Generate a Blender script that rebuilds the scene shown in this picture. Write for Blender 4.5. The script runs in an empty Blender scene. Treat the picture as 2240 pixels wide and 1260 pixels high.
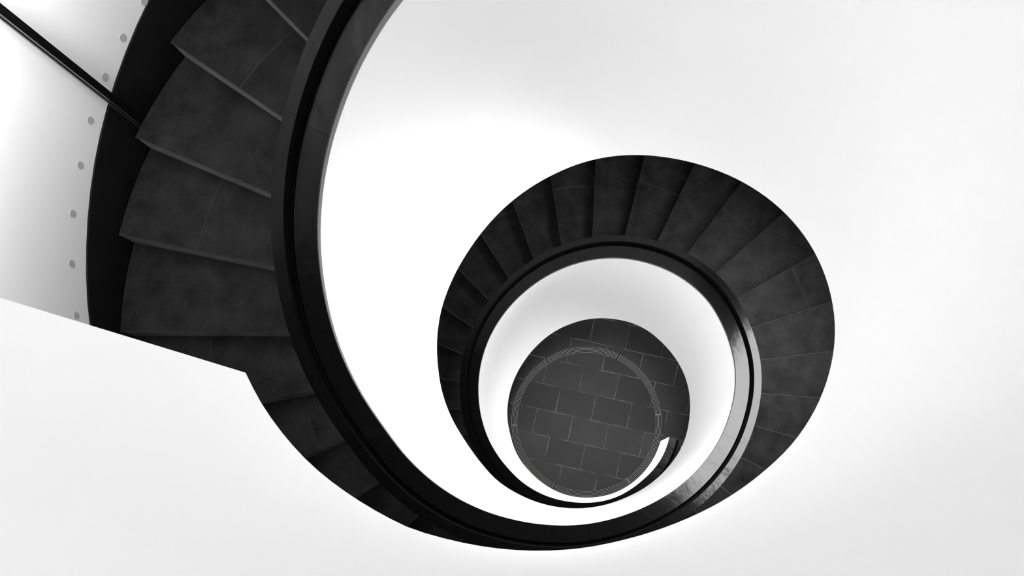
import bpy, bmesh, math, random
from mathutils import Vector
random.seed(7)
S = bpy.context.scene
COL = S.collection

# ------------------------------------------------------------------ camera
CAM_Z = 12.08                       # lens height above the hall floor (m)
cam_data = bpy.data.cameras.new('camera')
cam = bpy.data.objects.new('camera', cam_data)
COL.objects.link(cam)
cam.location = (0, 0, CAM_Z)        # straight down, with a rising/shift front
cam.rotation_euler = (0, 0, 0)
cam_data.sensor_width = 36.0
cam_data.lens = 36.0 * 1600.0 / 2240.0
cam_data.shift_x = -173.0 / 2240.0
cam_data.shift_y = 418.0 / 2240.0
cam_data.clip_start = 0.02
S.camera = cam

# ------------------------------------------------------------------ light
S.view_settings.view_transform = 'Standard'
S.view_settings.look = 'None'
S.view_settings.gamma = 1.0
S.view_settings.use_curve_mapping = False
S.view_settings.exposure = 0.0

W = bpy.data.worlds.new('overcast_sky')
S.world = W
W.use_nodes = True
bg = W.node_tree.nodes['Background']
bg.inputs[0].default_value = (1, 1, 1, 1)
bg.inputs[1].default_value = 3.75


def area_light(name, loc, rot, sx, sy, power, shape='RECTANGLE'):
    l = bpy.data.lights.new(name, 'AREA')
    l.shape = shape
    l.size = sx
    l.size_y = sy
    l.energy = power
    o = bpy.data.objects.new(name, l)
    COL.objects.link(o)
    o.location = loc
    o.rotation_euler = rot
    return o


# added fill lights, unseen: a beam down the open well, low and left-wall fills
dl = area_light('well_fill', (-0.065, 0.94, CAM_Z + 2.3), (0, 0, 0), 1.9, 1.9, 48, 'DISK')
dl.data.spread = math.radians(24)
hall = area_light('hall_fill', (-1.97, 2.04, 0.75), (0, 0, 0), 0.35, 0.35, 9)  # added low fill, hidden under the lower flight, brightens the end wall
hall.data.spread = math.radians(34)
hall.rotation_euler = (Vector((1.0, 0.4, 0.75)) - Vector((-1.97, 2.04, 0.75))).to_track_quat('-Z', 'Y').to_euler()
wall_fill = area_light('left_wall_fill', (-2.40, 1.72, CAM_Z - 2.55), (0, 0, 0), 2.6, 0.10, 84)  # added out of view to give the left wall its bright-to-dark falloff
wall_fill.rotation_euler = Vector((-0.95, 0.31, -0.25)).to_track_quat('-Z', 'Y').to_euler()


# ------------------------------------------------------------------ materials
def new_mat(name):
    m = bpy.data.materials.new(name)
    m.use_nodes = True
    return m, m.node_tree.nodes, m.node_tree.links, m.node_tree.nodes['Principled BSDF']


def g(v):
    return (v, v, v, 1)


def plaster(name, val, rough=0.7):
    m, n, l, b = new_mat(name)
    tc = n.new('ShaderNodeTexCoord')
    nz = n.new('ShaderNodeTexNoise'); nz.inputs['Scale'].default_value = 3.0; nz.inputs['Detail'].default_value = 5
    l.new(tc.outputs['Object'], nz.inputs['Vector'])
    r = n.new('ShaderNodeMapRange')
    r.inputs['To Min'].default_value = val * 0.985
    r.inputs['To Max'].default_value = min(val * 1.01, 0.97)
    l.new(nz.outputs['Fac'], r.inputs['Value'])
    l.new(r.outputs[0], b.inputs['Base Color'])
    b.inputs['Roughness'].default_value = rough
    b.inputs['Specular IOR Level'].default_value = 0.2
    return m


def stone(name, lo, hi, scale=6.0, rough=0.55, spec=0.35, scratches=True):
    m, n, l, b = new_mat(name)
    tc = n.new('ShaderNodeTexCoord')
    oi = n.new('ShaderNodeObjectInfo')
    off = n.new('ShaderNodeVectorMath'); off.operation = 'ADD'
    l.new(tc.outputs['Object'], off.inputs[0])
    mul = n.new('ShaderNodeVectorMath'); mul.operation = 'SCALE'
    mul.inputs['Scale'].default_value = 37.0
    comb = n.new('ShaderNodeCombineXYZ')
    for k in range(3):
        l.new(oi.outputs['Random'], comb.inputs[k])
    l.new(comb.outputs[0], mul.inputs[0])
    l.new(mul.outputs[0], off.inputs[1])
    a = n.new('ShaderNodeTexNoise'); a.inputs['Scale'].default_value = scale; a.inputs['Detail'].default_value = 8; a.inputs['Roughness'].default_value = 0.62
    l.new(off.outputs[0], a.inputs['Vector'])
    c = n.new('ShaderNodeTexNoise'); c.inputs['Scale'].default_value = scale * 9; c.inputs['Detail'].default_value = 4
    l.new(off.outputs[0], c.inputs['Vector'])
    mx = n.new('ShaderNodeMath'); mx.operation = 'MULTIPLY_ADD'; mx.inputs[1].default_value = 0.3
    l.new(c.outputs['Fac'], mx.inputs[0]); l.new(a.outputs['Fac'], mx.inputs[2])
    r = n.new('ShaderNodeMapRange')
    r.inputs['From Min'].default_value = 0.45; r.inputs['From Max'].default_value = 0.85
    r.inputs['To Min'].default_value = lo; r.inputs['To Max'].default_value = hi
    l.new(mx.outputs[0], r.inputs['Value'])
    out = r.outputs[0]
    if scratches:      # pale scuffs and specks worn into the slab
        v = n.new('ShaderNodeTexNoise'); v.inputs['Scale'].default_value = 26; v.inputs['Detail'].default_value = 2; v.inputs['Distortion'].default_value = 2.5
        l.new(off.outputs[0], v.inputs['Vector'])
        rr = n.new('ShaderNodeMapRange'); rr.inputs['From Min'].default_value = 0.70; rr.inputs['From Max'].default_value = 0.80
        rr.inputs['To Min'].default_value = 0; rr.inputs['To Max'].default_value = hi * 0.9
        l.new(v.outputs['Fac'], rr.inputs['Value'])
        ad = n.new('ShaderNodeMath'); ad.operation = 'ADD'
        l.new(out, ad.inputs[0]); l.new(rr.outputs[0], ad.inputs[1])
        out = ad.outputs[0]
    l.new(out, b.inputs['Base Color'])
    b.inputs['Roughness'].default_value = rough
    b.inputs['Specular IOR Level'].default_value = spec
    bp = n.new('ShaderNodeBump'); bp.inputs['Strength'].default_value = 0.08; bp.inputs['Distance'].default_value = 0.01
    l.new(c.outputs['Fac'], bp.inputs['Height']); l.new(bp.outputs[0], b.inputs['Normal'])
    return m


def simple(name, val, rough, metal=0.0, spec=0.5, bump=0.0, bscale=4.0):
    m, n, l, b = new_mat(name)
    b.inputs['Base Color'].default_value = g(val)
    b.inputs['Metallic'].default_value = metal
    b.inputs['Specular IOR Level'].default_value = spec
    tc = n.new('ShaderNodeTexCoord')
    nz = n.new('ShaderNodeTexNoise'); nz.inputs['Scale'].default_value = bscale; nz.inputs['Detail'].default_value = 4
    l.new(tc.outputs['Object'], nz.inputs['Vector'])
    r = n.new('ShaderNodeMapRange'); r.inputs['To Min'].default_value = rough * 0.85; r.inputs['To Max'].default_value = rough * 1.15
    l.new(nz.outputs['Fac'], r.inputs['Value']); l.new(r.outputs[0], b.inputs['Roughness'])
    if bump:
        bp = n.new('ShaderNodeBump'); bp.inputs['Strength'].default_value = bump; bp.inputs['Distance'].default_value = 0.02
        l.new(nz.outputs['Fac'], bp.inputs['Height']); l.new(bp.outputs[0], b.inputs['Normal'])
    return m


M_WHITE = plaster('white_plaster', 0.90)
M_CEIL = plaster('grey_ceiling', 0.15)
M_SOFFIT = plaster('unseen_dark_soffit', 0.06)  # dark tone chosen for its effect on shade and reflections
M_DARK_WALL = plaster('unseen_dark_wall', 0.16)  # dark tone for the unseen wall, chosen to darken reflections
M_WALL = plaster('white_concrete', 0.76)
M_TREAD = stone('dark_slate', 0.0045, 0.0185, spec=0.08)
M_LIT_EDGE = simple('lit_slate_edge', 0.055, 0.6, spec=0.1)  # pale tone standing in for light on the bevel
M_RISER = stone('slate_riser', 0.10, 0.17, spec=0.2, scratches=False)
M_SKIRT = stone('black_skirting_stone', 0.004, 0.009, rough=0.5, spec=0.12)
M_BLACK = simple('matte_black', 0.003, 0.8, spec=0.05)
M_CAP = simple('black_coping_metal', 0.002, 0.2, spec=0.25, bump=0.34, bscale=4.0)
M_LIP = simple('grey_metal_edge', 0.20, 0.35, metal=0.6, spec=0.5)
M_POLE = simple('black_pole_paint', 0.003, 0.5, spec=0.06)
M_STEEL = simple('steel_cable', 0.35, 0.35, metal=0.9)
M_PLUG = plaster('grey_filler', 0.42)
M_BAR = simple('grate_steel', 0.12, 0.5, metal=0.0, spec=0.2)
M_DARKSLOT = simple('grate_channel', 0.004, 0.9, spec=0.1)

# ------------------------------------------------------------------ stair geometry
AX, AY = -0.065, 0.94               # stair axis, relative to the lens
D0, P, H, DF = 2.42, 4.88, 2.45, CAM_Z
HR = 1.10                           # coping above the nosing line
RT_TAB = [1.1967, 1.2176, 1.2342, 1.2472, 1.2593, 1.2672, 1.271, 1.2744, 1.273, 1.2706, 1.284, 1.2893, 1.2832, 1.2689, 1.2551, 1.2431, 1.2298, 1.2207, 1.2192, 1.2226, 1.2284, 1.2363, 1.2437, 1.2551, 1.2635, 1.2655, 1.2714, 1.2813, 1.2796, 1.2738, 1.2662, 1.2599, 1.2527, 1.2431, 1.235, 1.2292, 1.2263, 1.2283, 1.2328, 1.2379, 1.2421, 1.2449, 1.2482, 1.2534, 1.2582, 1.2588, 1.2581, 1.2652, 1.2657, 1.2623, 1.2566, 1.2553, 1.2572, 1.2531, 1.2442, 1.239, 1.2474, 1.2548, 1.2577, 1.2598, 1.2618]
RB_TAB = [1.12, 1.148, 1.167, 1.173, 1.177, 1.178, 1.173, 1.165, 1.165, 1.174, 1.189, 1.212, 1.231, 1.246, 1.256, 1.256, 1.25, 1.237, 1.219, 1.199, 1.181, 1.17, 1.167, 1.167, 1.164, 1.158, 1.156, 1.156, 1.157, 1.165, 1.181, 1.198, 1.207, 1.211, 1.218, 1.217, 1.213, 1.225, 1.246, 1.248, 1.246, 1.239, 1.23, 1.219, 1.21, 1.209, 1.21, 1.214, 1.221, 1.219, 1.215, 1.217, 1.217, 1.213, 1.207, 1.205, 1.211, 1.209, 1.199, 1.194, 1.187, 1.178, 1.172, 1.165, 1.158, 1.17, 1.201, 1.235, 1.261, 1.273, 1.271, 1.274, 1.266, 1.251, 1.246, 1.247, 1.249, 1.248, 1.246, 1.247, 1.249, 1.248, 1.247, 1.247, 1.248, 1.25, 1.254, 1.258]
TH0, TH1 = -236.0, 615.5            # parapet start (upper landing) and foot


def tab(T, lo, step, x):            # Catmull-Rom through a table
    f = (x - lo) / step
    f = max(0.0, min(f, len(T) - 1.0001))
    i = int(f); t = f - i
    p = [T[max(0, min(len(T) - 1, i + k))] for k in (-1, 0, 1, 2)]
    return 0.5 * (2 * p[1] + (p[2] - p[0]) * t + (2 * p[0] - 5 * p[1] + 4 * p[2] - p[3]) * t * t + (3 * p[1] - p[0] - 3 * p[2] + p[3]) * t ** 3)


def smooth(t):
    t = max(0.0, min(1.0, t))
    return t * t * (3 - 2 * t)


def RB(th):
    return tab(RB_TAB, -240, 10, th)


def RT(th):
    if th < 0:
        return RB(th)
    if th < 30:
        return RB(th) + (RT_TAB[0] - RB(30)) * smooth(th / 30)
    return tab(RT_TAB, 30, 10, th)


def rail_depth(th):
    return D0 + P * th / 360.0


def bottom_depth(th):
    hx = max(D0 + H + P * th / 360.0, 2.12)
    return min(hx + (DF - hx) * smooth((th - 400) / 80.0), DF)


def nose_depth(th):
    return rail_depth(th) + HR


def pt(th, r, depth):
    a = math.radians(th)
    return Vector((AX - r * math.sin(a), AY + r * math.cos(a), CAM_Z - depth))


R_TREAD_TAB = [2.80, 2.84, 2.875, 2.905, 2.935, 2.96, 2.985, 2.99, 2.99]   # 30..110 deg


def R_tread(th):
    if th < 30 or th > 110:
        return 2.99 if th > 110 else R_wall_plan(th) - 0.085
    return tab(R_TREAD_TAB, 30, 10, th)


def R_wall_plan(a):                 # outer wall in plan, by angle 0..360
    a = a % 360
    if a > 180:
        a2 = a - 360
    else:
        a2 = a
    if a2 < 30:
        t = smooth((a2 + 90) / 120.0) if a2 > -90 else 0.0
        return 3.07 + (2.80 + 0.085 - 3.07) * t
    if a2 > 110:
        return 2.99 + 0.085
    return R_tread(a2) + 0.085


def link(name, bm, mats, parent=None, smooth_shade=False):
    me = bpy.data.meshes.new(name)
    bm.normal_update()
    bm.to_mesh(me); bm.free()
    if not isinstance(mats, (list, tuple)):
        mats = [mats]
    for m in mats:
        me.materials.append(m)
    if smooth_shade:
        for p in me.polygons:
            p.use_smooth = True
        try:
            me.set_sharp_from_angle(angle=math.radians(25))
        except Exception:
            pass
    o = bpy.data.objects.new(name, me)
    COL.objects.link(o)
    if parent:
        o.parent = parent
    return o


def sweep(bm, ths, prof, close_ends=True, mat=0):
    """prof(th) -> list of Vectors, closed loop."""
    rings = []
    for th in ths:
        rings.append([bm.verts.new(v) for v in prof(th)])
    n = len(rings[0])
    for a, b in zip(rings, rings[1:]):
        for i in range(n):
            j = (i + 1) % n
            f = bm.faces.new((a[i], a[j], b[j], b[i])); f.material_index = mat
    if close_ends:
        bm.faces.new(list(reversed(rings[0]))).material_index = mat
        bm.faces.new(rings[-1]).material_index = mat
    return rings


def frange(a, b, step):
    n = max(1, int(round((b - a) / step)))
    return [a + (b - a) * i / n for i in range(n + 1)]


def fix_normals(bm):
    bmesh.ops.recalc_face_normals(bm, faces=bm.faces)


def struct(o):
    o['kind'] = 'structure'
    return o


def tag(o, label, cat, group=None):
    o['label'] = label; o['category'] = cat
    if group:
        o['group'] = group
    return o


def empty(name, loc):
    o = bpy.data.objects.new(name, None)
    o.empty_display_size = 0.1
    COL.objects.link(o); o.location = loc
    return o


# ------------------------------------------------------------------ floor
def floor_material():
    m, n, l, b = new_mat('slate_floor_tiles')
    tc = n.new('ShaderNodeTexCoord')
    mp = n.new('ShaderNodeMapping')
    mp.inputs['Rotation'].default_value = (0, 0, math.radians(12.4))
    mp.inputs['Location'].default_value = FLOOR_OFF
    l.new(tc.outputs['Object'], mp.inputs['Vector'])
    br = n.new('ShaderNodeTexBrick')
    br.offset = 0.5; br.squash = 1.0
    br.inputs['Scale'].default_value = 1.0
    br.inputs['Brick Width'].default_value = 0.605
    br.inputs['Row Height'].default_value = 0.42
    br.inputs['Mortar Size'].default_value = 0.0035
    br.inputs['Mortar Smooth'].default_value = 0.2
    br.inputs['Bias'].default_value = 0.0
    br.inputs['Color1'].default_value = g(0.0042)
    br.inputs['Color2'].default_value = g(0.0088)
    br.inputs['Mortar'].default_value = g(0.0)
    l.new(mp.outputs[0], br.inputs['Vector'])
    nz = n.new('ShaderNodeTexNoise'); nz.inputs['Scale'].default_value = 2.4; nz.inputs['Detail'].default_value = 8; nz.inputs['Roughness'].default_value = 0.6
    l.new(tc.outputs['Object'], nz.inputs['Vector'])
    r = n.new('ShaderNodeMapRange'); r.inputs['From Min'].default_value = 0.3; r.inputs['From Max'].default_value = 0.7
    r.inputs['To Min'].default_value = 0.75; r.inputs['To Max'].default_value = 1.3
    l.new(nz.outputs['Fac'], r.inputs['Value'])
    mul = n.new('ShaderNodeMix'); mul.data_type = 'RGBA'; mul.blend_type = 'MULTIPLY'; mul.inputs[0].default_value = 1
    l.new(br.outputs['Color'], mul.inputs[6]); l.new(r.outputs[0], mul.inputs[7])
    # grout, patchy: pale where it is clean, nearly gone where it is dirty
    n2 = n.new('ShaderNodeTexNoise'); n2.inputs['Scale'].default_value = 3.1; n2.inputs['Detail'].default_value = 3
    l.new(tc.outputs['Object'], n2.inputs['Vector'])
    r2 = n.new('ShaderNodeMapRange'); r2.inputs['From Min'].default_value = 0.38; r2.inputs['From Max'].default_value = 0.66
    r2.inputs['To Min'].default_value = 0.012; r2.inputs['To Max'].default_value = 0.10
    l.new(n2.outputs['Fac'], r2.inputs['Value'])
    mx = n.new('ShaderNodeMix'); mx.data_type = 'RGBA'
    l.new(br.outputs['Fac'], mx.inputs[0]); l.new(mul.outputs[2], mx.inputs[6]); l.new(r2.outputs[0], mx.inputs[7])
    l.new(mx.outputs[2], b.inputs['Base Color'])
    b.inputs['Roughness'].default_value = 0.5
    b.inputs['Specular IOR Level'].default_value = 0.1
    return m


FLOOR_OFF = (0.2115, 0.309, 0.0)
R_RING0, R_RING1 = 1.138, 1.246
RING_C = (AX - 0.0105, AY + 0.006)
bm = bmesh.new()
# floor plate with a channel cut for the drain ring
NSEG = 180
radii = [(0.0, 0), (R_RING0, 0), (R_RING0, -0.05), (R_RING1, -0.05), (R_RING1, 0), (3.6, 0)]
rings = []
for rr, zz in radii[1:]:
    rings.append([bm.verts.new((RING_C[0] + rr * math.cos(2 * math.pi * i / NSEG), RING_C[1] + rr * math.sin(2 * math.pi * i / NSEG), zz)) for i in range(NSEG)])
bm.faces.new(rings[0])
for a, b in zip(rings, rings[1:]):
    mi = 1 if (a is rings[0] or a is rings[1] or a is rings[2]) else 0
    for i in range(NSEG):
        j = (i + 1) % NSEG
        f = bm.faces.new((a[i], a[j], b[j], b[i])); f.material_index = mi
fix_normals(bm)
floor = struct(link('floor', bm, [floor_material(), M_DARKSLOT]))

# ------------------------------------------------------------------ outer wall (round shaft) with a tall window opening
WIN = (273.0, 330.0, CAM_Z - 5.9, CAM_Z - 4.2)     # angle range, sill z, head z
WALL_TOP = CAM_Z + 2.5
UWIN = (156.0, 303.0, CAM_Z - 0.9, WALL_TOP - 0.2)   # big opening by the upper landing, right side
HALL_H, HALL = 2.7, (262.0, 440.0)     # open ground-floor hall on the right and top sides
bm = bmesh.new()
angs = frange(0, 360, 3)[:-1]
zs = [0.0, HALL_H, WIN[2], WIN[3], UWIN[2], UWIN[3], WALL_TOP]
NZ = len(zs) - 1
TW = 0.25
inn = [[bm.verts.new((AX - R_wall_plan(a) * math.sin(math.radians(a)), AY + R_wall_plan(a) * math.cos(math.radians(a)), z)) for z in zs] for a in angs]
out = [[bm.verts.new((AX - (R_wall_plan(a) + TW) * math.sin(math.radians(a)), AY + (R_wall_plan(a) + TW) * math.cos(math.radians(a)), z)) for z in zs] for a in angs]


def in_win(a):
    return WIN[0] <= a < WIN[1]


n = len(angs)
def in_uwin(a):
    return UWIN[0] <= a < UWIN[1]


def in_hall(a):
    return a >= HALL[0] or a < HALL[1] - 360


for i in range(n):
    j = (i + 1) % n
    for k in range(NZ):
        if k == 4 and in_uwin(angs[i]):
            continue
        if k == 2 and in_win(angs[i]):
            continue
        if k == 0 and in_hall(angs[i]):
            continue
        f = bm.faces.new((inn[i][k], inn[j][k], inn[j][k + 1], inn[i][k + 1]))
        if 117 <= angs[i] < 357:      # unseen wall made dark, to darken the coping's reflections
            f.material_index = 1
        bm.faces.new((out[i][k], out[i][k + 1], out[j][k + 1], out[j][k]))
    bm.faces.new((inn[i][NZ], inn[j][NZ], out[j][NZ], out[i][NZ]))
    if in_uwin(angs[i]):
        bm.faces.new((inn[i][4], inn[j][4], out[j][4], out[i][4]))
        bm.faces.new((inn[i][5], out[i][5], out[j][5], inn[j][5]))
    if in_uwin(angs[i]) != in_uwin(angs[j]):
        bm.faces.new((inn[j][4], out[j][4], out[j][5], inn[j][5]))
    if in_hall(angs[i]):
        bm.faces.new((inn[i][1], out[i][1], out[j][1], inn[j][1]))
    else:
        bm.faces.new((inn[i][0], out[i][0], out[j][0], inn[j][0]))
    if in_hall(angs[i]) != in_hall(angs[j]):
        bm.faces.new((inn[j][0], out[j][0], out[j][1], inn[j][1]))
    if in_win(angs[i]):
        bm.faces.new((inn[i][2], inn[j][2], out[j][2], out[i][2]))
        bm.faces.new((inn[i][3], out[i][3], out[j][3], inn[j][3]))
    if in_win(angs[i]) != in_win(angs[j]):
        bm.faces.new((inn[j][2], out[j][2], out[j][3], inn[j][3]))
fix_normals(bm)
wall_outer = struct(link('wall_outer', bm, [M_WALL, M_DARK_WALL], smooth_shade=True))

# daylit pane filling the opening halfway down, under the upper flight
mw, n_, l_, b_ = new_mat('daylit_glass')
b_.inputs['Base Color'].default_value = g(0.8)
b_.inputs['Emission Color'].default_value = g(1)
b_.inputs['Emission Strength'].default_value = 20.0
bm = bmesh.new()
wa = [a for a in angs if WIN[0] <= a < WIN[1]]; wa.append(wa[-1] + 3)
gl = [[bm.verts.new((AX - (R_wall_plan(a) + rr) * math.sin(math.radians(a)), AY + (R_wall_plan(a) + rr) * math.cos(math.radians(a)), z)) for rr in (0.10, 0.12) for z in (WIN[2], WIN[3])] for a in wa]
for p_, q_ in zip(gl, gl[1:]):
    bm.faces.new((p_[0], q_[0], q_[1], p_[1])); bm.faces.new((p_[2], p_[3], q_[3], q_[2]))
fix_normals(bm)
struct(link('window_1', bm, mw))

bm = bmesh.new()
OCULUS = 0.55
c_in, c_out = [], []
for z in (WALL_TOP - 0.02, WALL_TOP + 0.2):
    c_in.append([bm.verts.new((AX + 0.7 - OCULUS * math.sin(math.radians(a)), AY + OCULUS * math.cos(math.radians(a)), z)) for a in angs])
    c_out.append([bm.verts.new((AX - 3.3 * math.sin(math.radians(a)), AY + 3.3 * math.cos(math.radians(a)), z)) for a in angs])
for i in range(n):
    j = (i + 1) % n
    bm.faces.new((c_in[0][i], c_in[0][j], c_out[0][j], c_out[0][i]))
    bm.faces.new((c_in[1][i], c_out[1][i], c_out[1][j], c_in[1][j]))
    bm.faces.new((c_in[0][i], c_in[1][i], c_in[1][j], c_in[0][j]))
    bm.faces.new((c_out[0][i], c_out[0][j], c_out[1][j], c_out[1][i]))
fix_normals(bm)
struct(link('ceiling', bm, M_CEIL))

# ------------------------------------------------------------------ parapet with stair soffit (white, one continuous helix)
LIP = 0.054


def parapet_prof(th):
    rt, rb, db = RT(th), RB(th), bottom_depth(th)
    rd = rail_depth(th)
    slab = min(nose_depth(th) + 0.30, DF)
    ro = R_tread(th) + 0.02 if 0 < th < 118 else R_wall_plan(th) - 0.001
    so = min(max(db - 0.30, slab + 0.02), DF)
    db = max(db, slab)
    return [pt(th, rt + 0.004, rd + 0.02), pt(th, rb, db), pt(th, ro, so), pt(th, ro, slab - 0.001), pt(th, rt + 0.16, slab - 0.001), pt(th, rt + 0.16, rd + 0.075)]


bm = bmesh.new()
pr = sweep(bm, frange(TH0, TH1, 2.5), parapet_prof)
for a, b in zip(pr, pr[1:]):          # unseen underside made dark, to deepen shade and coping reflections
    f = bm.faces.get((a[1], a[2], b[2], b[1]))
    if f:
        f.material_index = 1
    f = bm.faces.get((a[5], a[0], b[0], b[5]))
    if f:
        f.material_index = 2
fix_normals(bm)
wall_inner = struct(link('wall_inner', bm, [M_WHITE, M_SOFFIT, M_BLACK], smooth_shade=True))

# ------------------------------------------------------------------ skirting on the outer wall
def skirt_prof(th):
    rw = R_wall_plan(th)
    top = rail_depth(th) + SK_TOP
    bot = rail_depth(th) + SK_BOT
    return [pt(th, rw - 0.012, top), pt(th, rw - 0.012, bot), pt(th, rw + 0.01, bot), pt(th, rw + 0.01, top)]


SK_TOP, SK_BOT = 0.936, 1.33
bm = bmesh.new()
sweep(bm, frange(-150, 500, 2.5), skirt_prof)
fix_normals(bm)
skirt = struct(link('baseboard_outer', bm, M_SKIRT, smooth_shade=True))


def gap_prof(th):  # black band that paints in the dark slit below the skirting
    rw = R_wall_plan(th)
    top = rail_depth(th) + SK_BOT - 0.02
    bot = rail_depth(th) + SK_BOT + 0.35
    return [pt(th, rw - 0.008, top), pt(th, rw - 0.008, bot), pt(th, rw + 0.01, bot), pt(th, rw + 0.01, top)]


bm = bmesh.new()
sweep(bm, frange(-150, 500, 2.5), gap_prof)
fix_normals(bm)
gap = link('gap_shade_band', bm, M_BLACK, parent=skirt, smooth_shade=True)

# ------------------------------------------------------------------ treads
NOSES = [(56.0 + 11.25 * k) for k in range(-24, 8)]
h0, h1 = NOSES[-1], 231.1
NOSES += [h0 + (h1 - h0) * (k + 1) / 8 for k in range(7)]
C_IN = [231.2, 243.4, 255.2, 266.8, 278.3, 289.8, 301.0, 312.2, 323.7, 334.8, 346.1, 357.5, 369.0, 380.2, 391.8, 403.1, 415.7]
C_OUT = [231.1, 243.2, 254.8, 266.2, 277.5, 289.0, 300.2, 311.7, 323.2, 334.5, 346.0, 357.5, 368.9, 380.3, 392.2, 403.7, 415.8]
NO = [(t, t) for t in NOSES] + list(zip(C_IN, C_OUT))
t = 427.3
while t < 612:
    NO.append((t, t)); t += 11.55
# joints: fraction of the tread width (from the inner end) at which two slabs meet; None = one slab
stair = empty('spiral_staircase', (AX, AY, 0))
tag(stair, 'spiral staircase of dark slate treads winding down around the white parapet', 'staircase')


def tread_radii(th):
    return RT(th) + 0.165, R_tread(th)


JOINTS = {}
for i, (a, b) in enumerate(NO):
    if (i < 30 and i % 2 == 0) or (i >= 30 and i % 2 == 1):
        JOINTS[i] = 0.67
    if i == 29:
        JOINTS[i] = 0.33
GAPJ = 0.0022
PI_ = Vector((AX, AY, 0))
for i in range(1, len(NO)):
    fi, fo = NO[i]                   # front (nosing) angles, inner/outer
    bi, bo = NO[i - 1]               # back line
    dtop = nose_depth(0.5 * (fi + fo))
    dnext = nose_depth(0.5 * sum(NO[i + 1])) if i + 1 < len(NO) else DF
    dnext = min(dnext, DF)
    z1 = -dtop; th_mid = 0.5 * (fi + bi)
    bi2, bo2 = bi - 0.4, bo - 0.4

    def line_pt(f, r, front, depth):
        a = (fi + (fo - fi) * f) if front else (bi2 + (bo2 - bi2) * f)
        return pt(a, r, depth)

    def slab_mesh(f0, f1):
        bm = bmesh.new()
        K = 5
        ring_t, ring_b = [], []
        for lay, dep in ((ring_t, dtop), (ring_b, dtop + 0.012)):
            # outline: front line inner->outer, outer arc back, back line, inner arc
            pts = []
            for f in (f0, f1):
                th_f = fi + (fo - fi) * f
                r0, r1 = tread_radii(th_f)
                pts.append(line_pt(f, r0 + (r1 - r0) * f, True, dep))
            for f_, rev in ((f1, False), (f0, True)):
                arc = []
                for k in range(1, K):
                    t_ = k / K
                    a0 = fi + (fo - fi) * f_; a1 = bi2 + (bo2 - bi2) * f_
                    aa = a0 + (a1 - a0) * t_
                    r0, r1 = tread_radii(aa)
                    arc.append(pt(aa, r0 + (r1 - r0) * f_, dep))
                r0, r1 = tread_radii(bo2)
                e = line_pt(f_, r0 + (r1 - r0) * f_, False, dep)
                if not rev:
                    pts += arc + [e]
                else:
                    pts += [e] + arc[::-1]
            for p in pts:
                lay.append(bm.verts.new(p - PI_))
        bm.faces.new(ring_t); bm.faces.new(ring_b[::-1])
        n_ = len(ring_t)
        for q in range(n_):
            w = (q + 1) % n_
            bm.faces.new((ring_t[q], ring_b[q], ring_b[w], ring_t[w]))
        fix_normals(bm)
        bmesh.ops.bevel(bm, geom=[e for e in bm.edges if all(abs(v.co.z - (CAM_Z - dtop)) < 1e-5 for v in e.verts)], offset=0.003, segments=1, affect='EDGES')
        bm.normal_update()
        for f in bm.faces:            # pale top edges put the lit-bevel highlight into the colour
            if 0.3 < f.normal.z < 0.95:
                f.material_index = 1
        return bm

    j = JOINTS.get(i)
    spans = [(0.0, 1.0)] if j is None else [(0.0, j - GAPJ / 2), (j + GAPJ / 2, 1.0)]
    parts = [link('tread', slab_mesh(*spans[0]), [M_TREAD, M_LIT_EDGE], parent=stair)]
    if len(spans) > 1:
        parts.append(link('tread_slab', slab_mesh(*spans[1]), [M_TREAD, M_LIT_EDGE], parent=parts[0]))
    # riser: upright plate under the nosing
    bm = bmesh.new()
    r0, r1 = tread_radii(fi)
    vs = []
    for back in (0.004, 0.030):
        for f, r in ((0, r0), (1, r1)):
            a = fi + (fo - fi) * f
            da = math.degrees(back / r)
            for dep in (dtop + 0.024, dnext + 0.001):
                vs.append(bm.verts.new(pt(a - da, r, dep) - PI_))
    A_, B_, C_, D_, E_, F_, G_, H_ = vs
    for q in ((A_, C_, D_, B_), (E_, F_, H_, G_), (A_, E_, G_, C_), (B_, D_, H_, F_), (A_, B_, F_, E_), (C_, G_, H_, D_)):
        bm.faces.new(q)
    fix_normals(bm)
    link('riser', bm, M_RISER, parent=parts[0])

# ------------------------------------------------------------------ handrail / coping in segments
handrail = empty('handrail', (AX, AY, 0))
tag(handrail, 'black metal coping and handrail with a dark groove spiralling down on the white parapet', 'handrail')
SEAMS = [TH0, -178, -118, -58, 2, 62, 122, 182, 242, 302, 362, 422, 476, 542, 600, TH1]


def off(v):
    return v - PI_


def plate_prof(th):
    rt, rd = RT(th), rail_depth(th)
    return [off(pt(th, rt, rd)), off(pt(th, rt, rd + 0.012)), off(pt(th, rt + 0.132, rd + 0.032)), off(pt(th, rt + 0.130, rd + 0.022)), off(pt(th, rt + 0.112, rd))]


def lip_prof(th):
    rt, rd = RT(th), rail_depth(th)
    return [off(pt(th, rt + 0.002, rd + 0.012)), off(pt(th, rt + 0.002, rd + LIP)), off(pt(th, rt + 0.008, rd + LIP)), off(pt(th, rt + 0.008, rd + 0.012))]


def groove_prof(th):
    rt, rd = RT(th), rail_depth(th)
    return [off(pt(th, rt + 0.128, rd + 0.034)), off(pt(th, rt + 0.128, rd + 0.05)), off(pt(th, rt + 0.150, rd + 0.05)), off(pt(th, rt + 0.150, rd + 0.034))]


RAIL_UP = 0.055


def rail_prof(th):
    rt, rd = RT(th), rail_depth(th)
    return [off(pt(th, rt + 0.140, rd - RAIL_UP)), off(pt(th, rt + 0.140, rd + 0.05)), off(pt(th, rt + 0.200, rd + 0.05)), off(pt(th, rt + 0.200, rd - RAIL_UP))]


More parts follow.
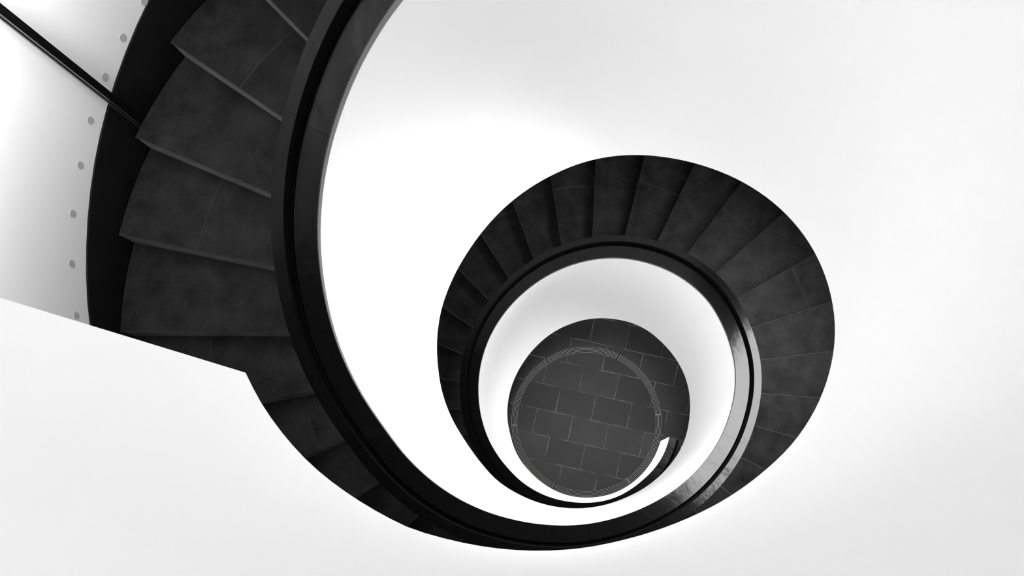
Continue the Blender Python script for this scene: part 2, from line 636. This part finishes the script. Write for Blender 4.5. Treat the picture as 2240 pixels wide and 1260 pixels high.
def rail_in_prof(th):               # black inner side of the handrail, facing the groove
    rt, rd = RT(th), rail_depth(th)
    return [off(pt(th, rt + 0.1385, rd - RAIL_UP + 0.004)), off(pt(th, rt + 0.1385, rd + 0.05)), off(pt(th, rt + 0.1402, rd + 0.05)), off(pt(th, rt + 0.1402, rd - RAIL_UP + 0.004))]


for a, b in zip(SEAMS, SEAMS[1:]):
    ths = frange(a + 0.025, b - 0.025, 2.0)
    for nm, pf, mt in (('coping_plate', plate_prof, M_CAP), ('edge_trim', lip_prof, M_LIP), ('rail_bar', rail_prof, M_CAP)):
        bm = bmesh.new(); sweep(bm, ths, pf); fix_normals(bm)
        o = link(nm, bm, mt, parent=handrail, smooth_shade=True)
        if nm == 'rail_bar':
            bm = bmesh.new(); sweep(bm, ths, rail_in_prof); fix_normals(bm)
            link('groove_lining', bm, M_BLACK, parent=o, smooth_shade=True)
        if nm == 'coping_plate':
            bm = bmesh.new(); sweep(bm, ths, groove_prof); fix_normals(bm)
            link('groove', bm, M_BLACK, parent=o, smooth_shade=True)

# ------------------------------------------------------------------ vertical pole beside the upper flight
R_POLE_T = 3.50
ux, uy = -0.782, 0.623
pole = empty('pole', (ux * R_POLE_T, uy * R_POLE_T, 0))
tag(pole, 'thin black vertical pole between the upper stair treads and the outer wall', 'pole')


def post_box(bm, cx, cy, wx, wy, z0, z1, ang):
    ca, sa = math.cos(ang), math.sin(ang)
    vs = []
    for z in (z0, z1):
        for sx, sy in ((-1, -1), (1, -1), (1, 1), (-1, 1)):
            x, y = sx * wx / 2, sy * wy / 2
            vs.append(bm.verts.new((cx + ca * x - sa * y, cy + sa * x + ca * y, z)))
    for q in ((3, 2, 1, 0), (4, 5, 6, 7), (0, 1, 5, 4), (1, 2, 6, 5), (2, 3, 7, 6), (3, 0, 4, 7)):
        bm.faces.new([vs[k] for k in q])


ANG = math.atan2(uy, ux)            # radial direction of the pole seen from the lens axis
tx, ty = -math.sin(ANG), math.cos(ANG)
for nm, o_, w, dpt, mt in (('post', 0.0, 0.040, 0.040, M_POLE), ('cable', 0.0245, 0.005, 0.006, M_STEEL), ('guide_strip', 0.0315, 0.008, 0.006, M_POLE), ('cable', 0.0385, 0.004, 0.006, M_STEEL)):
    bm = bmesh.new()
    post_box(bm, tx * o_, ty * o_, dpt, w, CAM_Z - 4.62, CAM_Z + 2.4, ANG)
    link(nm, bm, mt, parent=pole)

# ------------------------------------------------------------------ grey plugs in the outer wall
PLUG_PX = [(315, 3), (268, 82), (229, 168), (197, 263), (174.5, 361), (158, 467), (156, 576), (166, 690)]


def on_wall(px, py):
    lo, hi = 0.8, 9.0
    for _ in range(50):
        m = 0.5 * (lo + hi)
        x = (px - 1293) * m / 1600 - AX; y = (1048 - py) * m / 1600 - AY
        a = math.degrees(math.atan2(-x, y)) % 360
        if math.hypot(x, y) < R_wall_plan(a):
            lo = m
        else:
            hi = m
    return a, m


PL_LAB = ['uppermost grey round plug in the white outer wall, at the photo\'s top edge', 'grey round plug in the white wall just above the black pole, second from the top',
          'grey round plug in the white wall touching the black pole\'s upper side', 'grey round plug in the white wall just below the black pole',
          'grey round plug in the white wall below scratch marks, second below the black pole', 'grey round plug in the white wall, third from the bottom of the row',
          'grey round plug in the white wall, second from the bottom of the row', 'lowest grey round plug in the white wall, just above the white parapet end']
for (px, py), lab in zip(PLUG_PX, PL_LAB):
    a, dep = on_wall(px, py)
    r = R_wall_plan(a)
    bm = bmesh.new()
    top, bot = [], []
    c = pt(a, r, dep)
    ra = math.radians(a)
    nrm = Vector((math.sin(ra), -math.cos(ra), 0)); tg = Vector((-math.cos(ra), -math.sin(ra), 0))
    for k in range(20):
        q = 2 * math.pi * k / 20
        e = tg * (0.023 * math.cos(q)) + Vector((0, 0, 1)) * (0.027 * math.sin(q))
        top.append(bm.verts.new(e * 0.9 + nrm * 0.004)); bot.append(bm.verts.new(e - nrm * 0.004))
    bm.faces.new(top)
    for k in range(20):
        j = (k + 1) % 20
        bm.faces.new((top[k], bot[k], bot[j], top[j]))
    fix_normals(bm)
    o = link('wall_plug', bm, M_PLUG)
    o.location = c
    tag(o, lab, 'wall plug', 'grey plugs in the outer wall')

# ------------------------------------------------------------------ drain grates, six curved segments
JPX = [(1441, 907), (1353, 778), (1198, 790), (1125, 930), (1212, 1066), (1375, 1052)]
JA = []
for px, py in JPX:
    x = (px - 1293) * DF / 1600 - RING_C[0]; y = (1048 - py) * DF / 1600 - RING_C[1]
    JA.append(math.degrees(math.atan2(y, x)) % 360)
JA = sorted(JA)
GL = ['curved drain grate segment at the upper right of the ring, beside the widest floor strip',
      'curved drain grate segment across the top of the floor ring', 'curved drain grate segment at the upper left of the floor ring',
      'curved drain grate segment at the lower left, against the white wall foot',
      'curved drain grate segment along the bottom of the floor ring, under the white wall foot',
      'curved drain grate segment at the lower right, running past the white wall end']
WIDE = {1: 0.75, 2: 0.75, 4: 0.75}   # the three joints that show as wide dark gaps
for k, a0 in enumerate(JA):
    a1 = JA[(k + 1) % 6]
    if a1 < a0:
        a1 += 360
    gr = empty('drain_grate', (RING_C[0], RING_C[1], 0))
    tag(gr, GL[k], 'drain grate', 'grate segments of the floor drain ring')
    g0, g1 = WIDE.get(k, 0.22), WIDE.get((k + 1) % 6, 0.22)
    NB = 5
    for q in range(NB):
        rr = R_RING0 + 0.010 + (R_RING1 - R_RING0 - 0.020) * q / (NB - 1)
        bm = bmesh.new()
        sweep(bm, frange(a0 + g0, a1 - g1, 2.5), lambda t, rr=rr: [Vector((r_ * math.cos(math.radians(t)), r_ * math.sin(math.radians(t)), z_)) for r_, z_ in ((rr - 0.0028, -0.003), (rr - 0.0028, -0.035), (rr + 0.0028, -0.035), (rr + 0.0028, -0.003))])
        fix_normals(bm)
        link('bar', bm, M_BAR, parent=gr, smooth_shade=True)
    for e in (a0 + g0, a1 - g1):
        bm = bmesh.new()
        ra = math.radians(e)
        post_box(bm, 0.5 * (R_RING0 + R_RING1) * math.cos(ra), 0.5 * (R_RING0 + R_RING1) * math.sin(ra), R_RING1 - R_RING0 - 0.008, 0.006, -0.035, -0.003, ra)
        link('end_bar', bm, M_BAR, parent=gr)
